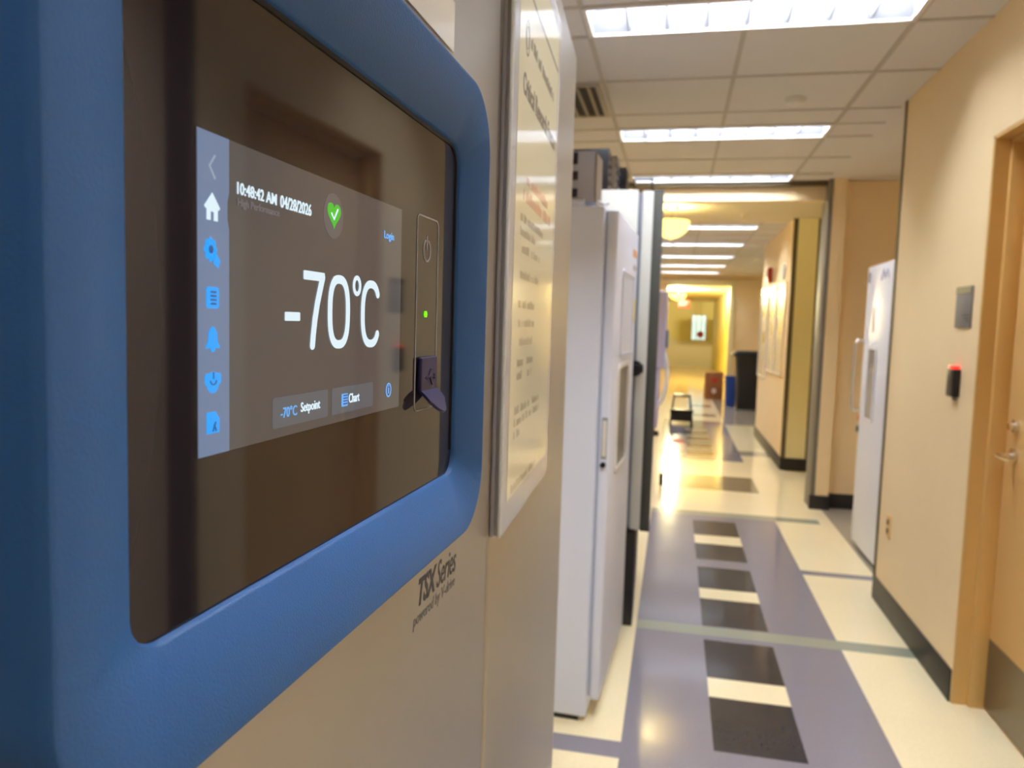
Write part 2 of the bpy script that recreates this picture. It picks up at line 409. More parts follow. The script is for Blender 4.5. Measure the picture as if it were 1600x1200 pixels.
# ------------------------------------------------------------------ ceiling fixtures
def fixture(label, y0, z, group='recessed fluorescent fixtures'):
    t = thing('recessed_ceiling_light', label, 'ceiling light', (FX0, y0, z), 0, group)
    L = FX1 - FX0; H = .155
    bm = bmesh.new()
    # open trough, sides sloping in
    lo = [(0, 0), (L, 0), (L, FD), (0, FD)]; hi = [(.03, .05), (L - .03, .05), (L - .03, FD - .05), (.03, FD - .05)]
    A = [bm.verts.new((x, y, 0)) for x, y in lo]; D = [bm.verts.new((x, y, H)) for x, y in hi]
    for j in range(4): bm.faces.new((A[j], A[(j + 1) % 4], D[(j + 1) % 4], D[j]))
    bm.faces.new(D); obj('reflector', bm, 'reflector', t)
    obj('lens', B(.05, L - .05, .09, FD - .09, H - .02, H - .005), {1.17: 'tube_front', -.66: 'tube_back', -2.49: 'tube_back'}.get(y0, 'tube'), t)
    for k in range(1, 8):
        x = k * L / 8; bm = bmesh.new()
        prism(bm, [(x - .003, 0.002), (x + .003, 0.002), (x + .008, .07), (x - .008, .07)], .012, FD - .012)
        obj('louver_blade', bm, 'reflector', t)
    bm = bmesh.new()
    for a, b, c, d in ((-.012, L + .012, -.012, .008), (-.012, L + .012, FD - .008, FD + .012), (-.012, .008, .008, FD - .008), (L - .008, L + .012, .008, FD - .008)):
        box(bm, a, b, c, d, -.008, .001, b=.001)
    obj('trim_frame', bm, 'fix_frame', t)
    return t
fl_labels = {3.0: 'large recessed ceiling light nearest in the picture, cropped by the top edge', 4.825: 'second recessed ceiling light, beyond the one cropped by the top edge',
             6.27: 'third recessed ceiling light just before the doorway header', 8.75: 'first recessed light beyond the doorway header, beside the yellow bowl lamp',
             10.55: 'second recessed light beyond the doorway header', 12.35: 'third recessed light beyond the doorway header', 14.15: 'fourth recessed light beyond the doorway header', 15.85: 'farthest recessed light before the yellow room',
             1.17: 'recessed ceiling light above the control panel, out of the picture', -.66: 'recessed ceiling light above the photographer', -2.49: 'recessed ceiling light behind the photographer'}
for y in near_fix: fixture(fl_labels[y], y, ZC)
for y in far_fix: fixture(fl_labels[y], y, ZC2)
def bowl(label, x, y, z, r, watts):
    t = thing('bowl_ceiling_lamp', label, 'ceiling light', (x, y, z), 0, 'yellow bowl lamps')
    prof = [(.012, -.31)] + [(r * math.sin(a), -.14 - .16 * math.cos(a)) for a in [rad(v) for v in range(8, 91, 8)]] + [(r * .96, -.135), (.02, -.15)]
    obj('glass_bowl', lathe(bmesh.new(), prof), 'bowl', t)
    obj('stem', tube(bmesh.new(), [(0, 0, -.02), (0, 0, -.16)], .012), 'chrome', t)
    obj('canopy', lathe(bmesh.new(), [(.07, 0), (.065, -.02), (.02, -.03)]), 'chrome', t)
    ld = bpy.data.lights.new('bowl_bulb', 'POINT'); ld.energy = watts; ld.specular_factor = .01; ld.color = (1, .86, .46); ld.shadow_soft_size = .05
    lo = bpy.data.objects.new('bulb', ld); C.objects.link(lo); lo.parent = t; lo.location = (0, 0, -.09)
bowl('yellow glowing glass bowl lamp under the cross-hall ceiling', -.085, 7.45, ZC2, .175, 24)
bowl('small far yellow bowl lamp in the end room', .02, 21.0, 2.5, .22, 1600)

# air grille, smoke detector, sprinklers
t = thing('air_vent', 'square white ceiling air grille with slanted blades beside the steel cabinet', 'vent', (-1.02, 3.91, ZC), 0)
bm = bmesh.new()
for a in (box(bm, 0, .59, 0, .025, -.012, 0), box(bm, 0, .59, .565, .59, -.012, 0), box(bm, 0, .025, .025, .565, -.012, 0), box(bm, .565, .59, .025, .565, -.012, 0)): pass
obj('frame', bm, 'vent', t)
obj('backing', B(.02, .57, .02, .57, -.003, -.001), 'vent_back', t)
for k in range(9):
    x = .05 + k * .058; bm = bmesh.new(); prism(bm, [(x, -.004), (x + .004, -.004), (x + .026, -.02), (x + .022, -.02)], .025, .565); obj('blade', bm, 'vent', t)
tag(obj('smoke_detector', lathe(bmesh.new(), [(.055, ZC), (.058, ZC - .012), (.045, ZC - .03), (.02, ZC - .034)], (.56, 4.28)), 'fix_frame'), 'round white detector on the ceiling between the two nearest lights', 'detector')
tag(obj('sprinkler', lathe(bmesh.new(), [(.04, ZC2), (.038, ZC2 - .008), (.012, ZC2 - .01), (.012, ZC2 - .03), (.02, ZC2 - .035)], (.62, 8.0)), 'chrome'), 'small sprinkler in the yellow-lit ceiling beyond the header', 'sprinkler')
tag(obj('sprinkler', lathe(bmesh.new(), [(.05, ZC2), (.045, ZC2 - .012), (.012, ZC2 - .015), (.012, ZC2 - .03), (.02, ZC2 - .035)], (1.25, 13.0)), 'chrome'), 'small dark sprinkler in the ceiling above the black bin', 'sprinkler')

# ------------------------------------------------------------------ freezer A with the blue control panel (local: x along door, -y outward)
fa = thing('ultra_low_freezer', 'stainless steel freezer with blue framed touch screen reading -70 degrees', 'freezer', (-.18, 0, 0), 88.5)
YS = .027       # steel door plane behind the glass plane
SB = .772
bm = box(bmesh.new(), -.01, SB, YS, YS + .07, .14, 1.98, b=.006, seg=3); obj('door', bm, 'steel', fa)
obj('cabinet', B(-.01, SB - .035, YS + .085, YS + .80, .10, 1.99, b=.004), 'grey_light', fa)
obj('door_gasket', B(.005, SB - .015, YS + .07, YS + .085, .16, 1.96), 'black_rubber', fa)
obj('base_grille', B(0, SB - .035, YS + .03, YS + .79, .0, .10, b=.003), 'black', fa)
GX0, GX1, GZ0, GZ1 = .211, .5525, EYE - .1150, EYE + .1295
OX0, OX1, OZ0, OZ1 = .1625, .584, EYE - .1600, EYE + .1740
bm = bmesh.new()
def outer(d, r): return rrect(OX0 + d, OX1 - d, OZ0 + d, OZ1 - d, r, 14)
def inner(d, r): return rrect(GX0 - d, GX1 + d, GZ0 - d, GZ1 + d, r, 14)
loft(bm, [(outer(0, .048), YS), (outer(0, .048), -.014), (outer(.0006, .0475), -.0162), (outer(.0022, .046), -.0178), (outer(.0045, .0445), -.0182),
          (inner(.0016, .0165), -.0036), (inner(.0006, .0155), -.0024), (inner(0, .015), -.0002)])
obj('bezel', bm, 'blue', fa, 'blue plastic frame around the display')
gp = inner(-.0011, .0139)[:30]; gp = [(GX1 - .0011, GZ0 + .018)] + gp[:26]
obj('display_gap_shade', stroke(bmesh.new(), gp, .0024, -.0008, .0), 'gap_shade', fa)  # black ribbon painting the shadow gap along the glass's top and right edges
bm = bmesh.new(); prism(bm, inner(.002, .017), 0, .004); gl = obj('display_glass', bm, 'glass', fa, 'glossy dark glass around the screen')
K = 1.0909e-3
def S(v): return v * K
def Z(v): return EYE + v * K
scr = obj('screen', B(S(228.6), S(409.1), -.0004, .0002, Z(-49.6), Z(62.1)), 'screen', fa, 'lit touch screen')
Y1 = -.0006; Y2 = -.0009; Y3 = -.0012
bm = bmesh.new(); prism(bm, [(S(228.6), Z(-49.6)), (S(246.2), Z(-49.6)), (S(246.2), Z(30.5)), (S(245.2), Z(34)), (S(245.2), Z(40)), (S(246.2), Z(43.5)), (S(246.2), Z(62.1)), (S(228.6), Z(62.1))], Y1, -.0004)
obj('sidebar', bm, 'side', scr)
def ui(name, bm, m, label=None): return obj(name, bm, m, scr, label)
ui('back_arrow', stroke(bmesh.new(), [(S(237.8), Z(54.5)), (S(234.9), Z(50.8)), (S(237.8), Z(47))], S(.7), Y2, Y1), 'side_light')
bm = bmesh.new()
prism(bm, [(S(236.3), Z(41.8)), (S(240.6), Z(37)), (S(239.9), Z(36.2)), (S(239.3), Z(36.2)), (S(239.3), Z(32.4)), (S(237.3), Z(32.4)), (S(237.3), Z(35.4)), (S(235.3), Z(35.4)), (S(235.3), Z(32.4)), (S(233.3), Z(32.4)), (S(233.3), Z(36.2)), (S(232.7), Z(36.2)), (S(232.0), Z(37))], Y2, Y1); ui('home_icon', bm, 'white_ui')
bm = bmesh.new(); prism(bm, ell(S(235.3), Z(22.4), S(3.0), S(3.6), 20), Y2, Y1)
for a in range(0, 360, 45): prism(bm, ell(S(235.3) + S(2.7) * math.cos(rad(a)), Z(22.4) + S(3.2) * math.sin(rad(a)), S(.9), S(1.1), 8), Y2, Y1)
prism(bm, [(S(236.5), Z(20.5)), (S(238.2), Z(21.6)), (S(240.6), Z(18.8)), (S(239.6), Z(16.2)), (S(237.2), Z(17.6))], Y2, Y1); ui('settings_icon', bm, 'cyan_ui')
bm = bmesh.new(); prism(bm, ell(S(235.3), Z(22.4), S(1.1), S(1.4), 14), Y3, Y2); ui('icon_detail', bm, 'navy_ui')
bm = bmesh.new(); prism(bm, rrect(S(232.9), S(239.8), Z(2.1), Z(9.6), S(1.2), 4), Y2, Y1); ui('list_icon', bm, 'cyan_ui')
bm = bmesh.new()
for k in range(4): box(bm, S(235.1), S(238.0), Y3, Y2, Z(3.4 + k * 1.35), Z(4.1 + k * 1.35))
ui('icon_detail', bm, 'navy_ui')
bm = bmesh.new(); prism(bm, [(S(232.6), Z(-11)), (S(232.6), Z(-11.8)), (S(240.2), Z(-11.8)), (S(240.2), Z(-11)), (S(239), Z(-9.6)), (S(238.7), Z(-6.4)), (S(237.6), Z(-4.8)), (S(236.9), Z(-4.3)), (S(235.9), Z(-4.3)), (S(235.2), Z(-4.8)), (S(234.1), Z(-6.4)), (S(233.8), Z(-9.6))], Y2, Y1)
prism(bm, ell(S(236.4), Z(-12.1), S(1.1), S(1.0), 12), Y2 - .0001, Y1); ui('bell_icon', bm, 'cyan_ui')
bm = bmesh.new(); prism(bm, ell(S(236.4), Z(-23.8), S(3.4), S(3.8), 22), Y2, Y1); prism(bm, rrect(S(232.0), S(240.8), Z(-24.6), Z(-20.6), S(1), 4), Y2 - .0001, Y1); ui('gauge_icon', bm, 'cyan_ui')
ui('icon_detail', stroke(stroke(bmesh.new(), ell(S(236.4), Z(-22.6), S(1.8), S(2), 10, 200, 340), S(.5), Y3, Y2), [(S(236.4), Z(-20.4)), (S(236.4), Z(-22.4))], S(.5), Y3, Y2), 'navy_ui')
bm = bmesh.new(); prism(bm, [(S(232.9), Z(-41.8)), (S(239.9), Z(-41.8)), (S(239.9), Z(-36.8)), (S(237.8), Z(-34.2)), (S(232.9), Z(-34.2))], Y2, Y1); ui('document_icon', bm, 'cyan_ui')
ui('icon_detail', stroke(stroke(bmesh.new(), [(S(236.2), Z(-41)), (S(237.6), Z(-38))], S(.5), Y3, Y2), [(S(237.9), Z(-41)), (S(236.9), Z(-39))], S(.5), Y3, Y2), 'navy_ui')
# the large reading  -70 C
bm = bmesh.new(); wT = S(4.0)
prism(bm, rrect(S(284.2), S(296.2), Z(-1.7), Z(2.0), S(.6), 3), Y2, Y1)
prism(bm, rrect(S(299.2), S(317.9), Z(16.2), Z(20.1), S(.7), 3), Y2, Y1)
stroke(bm, [(S(316.1), Z(18.0)), (S(314.2), Z(13.5)), (S(311.4), Z(6.5)), (S(309.2), Z(-1)), (S(307.8), Z(-8)), (S(307.2), Z(-12.3))], wT, Y2 - .00005, Y1)
stroke(bm, ell(S(332.6), Z(2.9), S(9.2), S(15.3), 40, p=2.6), wT, Y2, Y1, closed=True)
stroke(bm, ell(S(351.6), Z(16.2), S(3.5), S(4.0), 24), S(2.2), Y2, Y1, closed=True)
stroke(bm, ell(S(368.6), Z(2.6), S(10.0), S(15.3), 34, 38, 322, p=2.5), wT, Y2, Y1)
ui('temperature_reading', bm, 'white_ui', 'large white digits reading minus seventy degrees')
text('clock_text', '10:48:42 AM', S(251), S(277.5), Z(43.9), Z(48.3), Y1, 'white_ui', scr, bold=.012)
text('date_text', '04/28/2026', S(280.3), S(305.3), Z(43.6), Z(48.6), Y1, 'white_ui', scr, bold=.012)
text('mode_text', 'High Performance', S(251.4), S(279.5), Z(38.9), Z(42.6), Y1, 'dim_ui', scr)
bm = bmesh.new(); prism(bm, ell(S(326.4), Z(46.7), S(9.6), S(10.2), 40), Y1, -.0004); ui('status_halo', bm, 'halo')
h = []
for i in range(48):
    a = 2 * PI * i / 48; x = 16 * math.sin(a) ** 3; z = 13 * math.cos(a) - 5 * math.cos(2 * a) - 2 * math.cos(3 * a) - math.cos(4 * a)
    h.append((S(326.6 + x * .40), Z(47.6 + z * .40)))
bm = bmesh.new(); prism(bm, h, Y2, Y1); ui('heart_icon', bm, 'green_ui')
ui('check_mark', stroke(bmesh.new(), [(S(323.6), Z(47.6)), (S(326), Z(45.2)), (S(329.6), Z(50))], S(.9), Y3, Y2), 'white_ui')
text('login_text', 'Login', S(384.2), S(397.3), Z(42.2), Z(47.4), Y1, 'pale_ui', scr, bold=.006)
bm = bmesh.new(); prism(bm, rrect(S(275.4), S(322.4), Z(-45.6), Z(-33), S(1), 4), Y1, -.0004); ui('setpoint_button', bm, 'button')
bm = bmesh.new(); prism(bm, rrect(S(326.4), S(372.6), Z(-45.6), Z(-33), S(1), 4), Y1, -.0004); ui('chart_button', bm, 'button')
text('setpoint_value', '-70°C', S(281.3), S(294.2), Z(-41.8), Z(-37.3), Y2 + .0003, 'pale_ui', scr, bold=.004)
text('setpoint_text', 'Setpoint', S(297.6), S(314.6), Z(-42.3), Z(-36.8), Y2 + .0003, 'white_ui', scr, bold=.006)
text('chart_text', 'Chart', S(344.1), S(355.8), Z(-41.5), Z(-36.8), Y2 + .0003, 'white_ui', scr, bold=.006)
bm = bmesh.new(); prism(bm, rrect(S(336.2), S(342.6), Z(-42.6), Z(-36.4), S(.5), 3), Y2, Y1); ui('chart_icon', bm, 'pale_ui')
bm = bmesh.new()
for k in range(4): box(bm, S(337.8), S(341.8), Y3, Y2, Z(-41.6 + 1.35 * k), Z(-41.0 + 1.35 * k))
ui('icon_detail', bm, 'navy_ui')
bm = stroke(bmesh.new(), ell(S(393.2), Z(-38.9), S(3.2), S(3.6), 26), S(.75), Y2, Y1, closed=True); box(bm, S(392.7), S(393.7), Y2, Y1, Z(-40.8), Z(-37.6)); box(bm, S(392.7), S(393.7), Y2, Y1, Z(-37), Z(-36.3)); ui('info_icon', bm, 'pale_ui')
# power strip to the right of the screen
obj('outline_print', stroke(bmesh.new(), rrect(S(434.6), S(472), Z(-55.5), Z(63.6), S(4), 5), S(.8), -.0004, 0, closed=True), 'print', gl)
bm = stroke(bmesh.new(), ell(S(451.6), Z(43.3), S(6.0), S(6.6), 26, 115, 425), S(1.2), -.0004, 0); box(bm, S(451.1), S(452.2), -.0004, 0, Z(44), Z(52.5)); obj('power_icon', bm, 'print', gl)
bm = bmesh.new(); prism(bm, ell(S(450.2), Z(4), S(1.5), S(2.2), 6), -.0012, 0); obj('status_led', bm, 'led_green', gl)
uc = obj('usb_cover', box(bmesh.new(), S(438.5), S(467.5), -.0034, 0, Z(-44), Z(-22.5), b=.0014, seg=3), 'purple', fa, 'purple rubber usb port cover')
bm = bmesh.new(); Yu = -.0040
stroke(bm, [(S(445), Z(-35)), (S(461), Z(-35))], S(1.1), Yu, -.0033); prism(bm, [(S(444), Z(-35)), (S(448), Z(-33)), (S(448), Z(-37))], Yu, -.0033)
stroke(bm, [(S(450), Z(-35)), (S(454), Z(-30.5)), (S(459), Z(-30.5))], S(1), Yu - .0001, -.0033); stroke(bm, [(S(453), Z(-35)), (S(457), Z(-40)), (S(461), Z(-40))], S(1), Yu - .0001, -.0033)
prism(bm, ell(S(461), Z(-35), S(1.6), S(1.8), 12), Yu - .0002, -.0033); obj('usb_symbol', bm, 'purple', uc)
bm = bmesh.new()   # flared lip at the foot of the cover
n = 10; rows = []
for j in range(5):
    t_ = j / 4; rr = []
    for i in range(n + 1):
        u = -1 + 2 * i / n; hw = S(14.5) * (1 - .12 * t_ * t_) * (1 if t_ < .99 else .8)
        rr.append((S(453) + u * hw, -.0032 - .012 * t_ * (1 - .35 * u * u * t_), Z(-43) - S(13) * t_ + S(4.5) * u * u * t_))
    rows.append(rr)
top = [[bm.verts.new(p) for p in r] for r in rows]; bot = [[bm.verts.new((p[0], p[1] + .0012, p[2] - .0014)) for p in r] for r in rows]
for G, s in ((top, 1), (bot, -1)):
    for a, b in zip(G, G[1:]):
        for i in range(n): f = (a[i], a[i + 1], b[i + 1], b[i]); bm.faces.new(f if s > 0 else tuple(reversed(f)))
edge = [(0, i) for i in range(n + 1)] + [(j, n) for j in range(1, 5)] + [(4, i) for i in range(n - 1, -1, -1)] + [(j, 0) for j in range(3, 0, -1)]
for (a, b), (c, d) in zip(edge, edge[1:] + edge[:1]): bm.faces.new((top[a][b], top[c][d], bot[c][d], bot[a][b]))
obj('pull_tab', bm, 'purple', uc)
# badge printed on the steel
text('series_badge', 'TSX', .5585, .601, EYE - .230, EYE - .207, YS, 'print_dark', fa, shear=.22, bold=.03)
text('series_badge', 'Series', .606, .657, EYE - .230, EYE - .2065, YS, 'print_dark', fa, shear=.22)
text('badge_tagline', 'powered by V-drive', .551, .656, EYE - .2465, EYE - .2335, YS, 'print_grey', fa, shear=.2, bold=.01)

# taped note above the panel
def onA(x, y): # steel plane of freezer A: local -> world root shared
    return thing
nt_ = thing('taped_note', 'white paper note taped to the steel door above the blue frame', 'note', (-.18, 0, 0), 88.5)
obj('paper', B(.44, .606, YS - .0006, YS, EYE + .2275, EYE + .45), 'paper_white', nt_)
obj('tape', B(.43, .6185, YS - .0011, YS - .0006, EYE + .222, EYE + .262, b=.0003, seg=1), 'tape', nt_)
obj('tape', B(.598, .6185, YS - .0010, YS - .0002, EYE + .266, EYE + .45), 'tape', nt_)
obj('printed_frame', stroke(bmesh.new(), rrect(.46, .585, EYE + .262, EYE + .44, .004, 3), .006, YS - .0014, YS - .0006, closed=True), 'acrylic_green', nt_)

# ------------------------------------------------------------------ freezer B, second stainless cabinet, turned slightly
fb = thing('stainless_freezer', 'plain stainless steel freezer between the blue panel and the white freezer', 'freezer', (-.18671, .77473, 0), 92.2)
obj('door', B(.006, .762, .0, .07, .14, 1.98, b=.006, seg=3), 'steel', fb)
obj('cabinet', B(.045, .760, .085, .80, .10, 1.99, b=.004), 'grey_light', fb)
obj('door_gasket', B(.02, .75, .07, .085, .16, 1.96), 'black_rubber', fb)
obj('base_grille', B(.045, .755, .03, .79, 0, .10, b=.003), 'black', fb)
# document holder on its door
hd = thing('document_holder', 'clear acrylic sleeve holding a cream printed notice on the steel door', 'sign', (-.18671, .77473, 0), 92.2)
HX0, HX1, HZ0, HZ1 = .006, .395, EYE - .233, EYE + .455
obj('back_plate', B(HX0 - .001, HX1, -.0042, 0, HZ0, HZ1, b=.0008, seg=1), 'acrylic', hd)
obj('spacer', B(HX0 + .001, HX1 - .001, -.0080, -.0042, HZ0 + .002, HZ1), 'acrylic_green', hd)
obj('front_plate', B(HX0, HX1, -.0120, -.0080, HZ0, HZ1, b=.0008, seg=1), 'border', hd)
PX0, PX1, PZ0, PZ1 = .035, .375, EYE - .200, EYE + .43
pp = obj('notice', B(PX0, PX1, -.0123, -.0119, PZ0, PZ1), 'paper', hd)
yf = -.0125
def bars(name, x0, x1, z0, z1, m, cell=.006):
    """illegible line of print: a row of uneven letter shapes"""
    bm = bmesh.new(); x = x0
    while x < x1:
        wl = cell * random.uniform(.5, 1.0); hh = random.choice((1, .72, .72, .85))
        if random.random() > .14: box(bm, x, min(x + wl, x1), yf, -.0123, z0, z0 + (z1 - z0) * hh)
        x += wl + cell * .3
    return obj(name, bm, m, pp)
q = .87
obj('header_rule', B(.06, .372, yf, -.0123, EYE + .374, EYE + .378), 'ink', pp)
bm = stroke(bmesh.new(), ell(.088, EYE + .322, .013, .019, 28), .0028, yf, -.0123, closed=True)
stroke(bm, ell(.088, EYE + .322, .008, .012, 20), .0016, yf, -.0123, closed=True); obj('round_logo', bm, 'ink', pp)
bars('header_text', .112, .330, EYE + .319, EYE + .333, 'ink', .008)
text('title_text', 'Critical Research Freezer', .066, .365, EYE + .256, EYE + .281, -.0123, 'ink', pp, bold=.025)
bars('red_text', .108, .305, EYE + .163, EYE + .176, 'ink_red', .009); bars('red_text', .088, .335, EYE + .142, EYE + .157, 'ink_red', .009)
for a, b, z in ((.075, .26, .117), (.075, .19, .101), (.09, .235, .082), (.075, .23, .052), (.076, .20, .018), (.078, .20, -.004), (.080, .19, -.026), (.08, .12, -.05), (.15, .20, -.05), (.08, .12, -.066), (.15, .19, -.066), (.07, .27, -.106), (.07, .27, -.120), (.07, .11, -.134), (.06, .25, -.196)):
    bars('body_text', a, b, EYE + z, EYE + z + .010, 'ink_pale', .008)

# ------------------------------------------------------------------ white upright freezer (left)
fw = thing('white_upright_freezer', 'white upright freezer standing just beyond the stainless cabinets', 'freezer', (-.212, 2.655, 0), 87.4)
obj('cabinet', B(0, .78, .046, .82, .02, 1.865, b=.006, seg=3), 'white_side', fw)
obj('base', B(.01, .76, .075, .80, 0, .02), 'black', fw)
obj('door_gasket', B(.03, .75, .036, .046, .09, 1.85), 'white_groove', fw)
dr = obj('door', B(.02, .76, 0, .038, .078, 1.855, b=.010, seg=3), 'white', fw)
obj('recess_rim', B(.0178, .0215, .0095, .0295, .975, 1.125, b=.002), 'panel_grey', dr)
obj('label_recess', B(.0165, .0215, .012, .027, .985, 1.115, b=.002), 'cream_plastic', dr)
obj('door_lock', tube(bmesh.new(), [(.022, .02, .955), (.010, .02, .955)], .0105, 20), 'black', dr, 'black round lock')
bm = stroke(bmesh.new(), rrect(.22, .60, 1.34, 1.66, .02, 5), .014, -.006, .001, closed=True); prism(bm, rrect(.225, .595, 1.345, 1.655, .018, 5), -.002, .001); obj('upper_panel', bm, 'white', dr)
bm = stroke(bmesh.new(), rrect(.19, .52, .90, 1.30, .02, 5), .016, -.007, .001, closed=True); obj('panel_rim', bm, 'cream_plastic', dr)
bm = bmesh.new(); prism(bm, rrect(.19, .52, .90, 1.30, .018, 5), -.003, .001); obj('control_panel', bm, 'panel_grey', dr)
obj('yellow_sticker', B(.64, .72, -.0015, .0005, 1.47, 1.57), 'yellow', dr)
obj('orange_sticker', B(.56, .70, -.0015, .0005, 1.745, 1.775), 'orange', dr)
bars_z = 1.69
obj('door_badge', B(.60, .70, -.0015, .0005, 1.69, 1.71), 'print', dr)
# items stored on its top
rk = thing('equipment_rack', 'silver rack with dark square slots on top of the white freezer', 'rack', (-.302, 2.69, 1.865), 87.4)
obj('body', B(0, .15, .0, .26, .015, .195, b=.003), 'rack', rk)
bm = bmesh.new(); box(bm, -.004, .0, .06, .22, .15, .19); obj('slot', bm, 'black', rk)
for zz in (.035, .095): obj('slot', B(-.004, 0, .058, .085, zz, zz + .03), 'black', rk)
obj('side_rail', B(.006, .145, -.006, 0, .015, .19), 'rack_brown', rk)
obj('roll', tube(bmesh.new(), [(-.006, .03, .014), (-.006, .24, .014)], .0135, 14), 'white', rk, 'white roll at the foot')
tag(obj('white_cable_tie', tube(bmesh.new(), [(-.285, 2.665, 1.880), (-.262, 2.675, 1.870), (-.252, 2.70, 1.880)], .006), 'white'), 'small white clip at the front corner of the white freezer top', 'clip')

# ------------------------------------------------------------------ grey freezer with dark front
FGW = .86
fg = thing('grey_upright_freezer', 'tall pale grey freezer with dark front and black base behind the white freezer', 'freezer', (-.079, 3.60, 0), 91.3)
obj('cabinet', B(0, FGW, .117, .90, .47, 2.085, b=.006, seg=3), 'grey_light', fg)
obj('door_gasket', B(.015, FGW - .02, .095, .117, .49, 2.07), 'grey_groove', fg)
gd = obj('door', B(0, FGW, .045, .097, .48, 2.08, b=.006, seg=3), 'grey_light', fg)
obj('front_cladding', B(-.002, FGW + .002, 0, .046, .475, 2.085, b=.004), 'grey_dark', gd, 'dark grey door front')
obj('compressor_base', B(.01, FGW - .01, .064, .88, .0, .47, b=.004), 'black', fg, 'black lower compressor section')
bm = tube(bmesh.new(), [(-.002, .100, 1.255), (-.014, .100, 1.255)], .037, 24); box(bm, -.03, -.008, .06, .11, 1.235, 1.275, b=.006); obj('latch', bm, 'black', fg, 'black door latch')
for nm, lab, cat, y0, y1, x0, x1, z1, m in (
        ('storage_crate', 'black crate nearest on top of the grey freezer', 'crate', 3.66, 3.78, -.60, -.345, .205, 'black'),
        ('cardboard_rack', 'tan ribbed rack behind the black crate on the grey freezer', 'rack', 3.80, 3.95, -.60, -.32, .20, 'rack_brown'),
        ('dark_carton', 'dark brown carton stored behind the tan rack on the grey freezer', 'carton', 4.0, 4.15, -.60, -.285, .185, 'black')):
    t = thing(nm, lab, cat, (x0, y0, 2.085))
    obj('body', B(0, x1 - x0, 0, y1 - y0, 0, z1, b=.003), m, t)
    bm = bmesh.new()
    for k in range(5): box(bm, x1 - x0, x1 - x0 + .006, .005, y1 - y0 - .005, .02 + k * z1 / 5.5, .02 + k * z1 / 5.5 + .014)
    obj('rib', bm, 'rack_brown' if m != 'rack_brown' else 'rack', t); 
t = thing('wire_stand', 'thin dark wire stand on top of the grey freezer beside the ceiling light', 'stand', (-.24, 3.98, 2.085))
for x, y in ((0, 0), (0.09, 0), (0, .3), (.09, .3)): obj('post', tube(bmesh.new(), [(x, y, 0), (x, y, .12)], .004, 8), 'black', t)
for z in (.055, .118): obj('shelf', stroke_ := tube(tube(tube(tube(bmesh.new(), [(0, 0, z), (.09, 0, z)], .0035, 8), [(0, .3, z), (.09, .3, z)], .0035, 8), [(0, 0, z), (0, .3, z)], .0035, 8), [(.09, 0, z), (.09, .3, z)], .0035, 8), 'black', t)

# ------------------------------------------------------------------ far left freezer with a curved handle
M['lavender'] = mat('lavender_enamel', (178, 178, 222), .35)
ff = thing('lavender_freezer', 'pale lavender freezer with long curved handle far behind the grey freezer', 'freezer', (-.19, 10.25, 0), 90)
obj('cabinet', B(0, .8, .07, .8, .05, 1.95, b=.01), 'white_side', ff)
obj('door', B(.0, .8, -.07, .055, .9, 1.93, b=.02, seg=3), 'lavender', ff)
obj('lower_door', B(.0, .8, .0, .055, .10, .88, b=.02, seg=3), 'lavender', ff)
obj('display', B(.05, .4, -.10, -.07, 1.18, 1.42, b=.008), 'blue', ff, 'blue control display')
obj('curved_handle', tube(bmesh.new(), [(.06, .03, 1.15), (.05, -.07, 1.10), (.05, -.10, .95), (.05, -.11, .8), (.05, -.10, .65), (.05, -.06, .5), (.06, .02, .36)], .026, 12), 'white', ff)
obj('foot', B(-.02, .1, -.03, .06, 0, .06, b=.01), 'black', ff)

# ------------------------------------------------------------------ freezer in the right alcove
fr = thing('alcove_freezer', 'white upright freezer standing in the wall alcove', 'freezer', (1.25, 5.505, 0), -90)
obj('cabinet', B(0, .76, .05, .72, .03, 1.88, b=.006), 'white_side', fr)
obj('base', B(.02, .74, .07, .70, 0, .03), 'black', fr)
ad = obj('door', B(0, .76, 0, .045, .03, 1.895, b=.008, seg=3), 'white', fr)
bm = stroke(bmesh.new(), rrect(.17, .36, .89, 1.36, .02, 5), .02, -.008, .001, closed=True); obj('display_rim', bm, 'white', ad)
bm = bmesh.new(); prism(bm, rrect(.17, .36, .89, 1.36, .02, 5), -.004, .001); obj('display', bm, 'panel_grey', ad, 'grey control display')
obj('display_window', B(.19, .34, -.0055, -.003, 1.24, 1.33), 'sign_grey', ad)
obj('door_badge', stroke(bmesh.new(), ell(.06, 1.82, .02, .028, 18), .014, -.002, .001, closed=True), 'print_dark', ad)
text('door_logo', 'VWR', .33, .52, 1.785, 1.845, .0, 'blue_print', ad, bold=.02) if False else obj('door_logo', stroke(stroke(bmesh.new(), [(.36, 1.795), (.40, 1.85), (.44, 1.80)], .018, -.002, .001), [(.44, 1.80), (.49, 1.845), (.52, 1.80)], .016, -.002, .001), 'blue_print', ad)
obj('door_label', B(.20, .27, -.0018, .0005, 1.46, 1.62), 'pink', ad)
obj('door_handle', tube(bmesh.new(), [(.02, 0, 1.40), (.02, -.04, 1.405), (.02, -.058, 1.38), (.02, -.06, 1.30), (.02, -.06, 1.02), (.02, -.058, .95), (.02, -.04, .925), (.02, 0, .93)], .011, 12), 'chrome', ad, 'looped metal handle')
for k, z in enumerate((.86, .78)): obj('door_latch', B(-.012, .012, -.012, .02, z, z + .04, b=.004), ('orange', 'black')[k], ad)

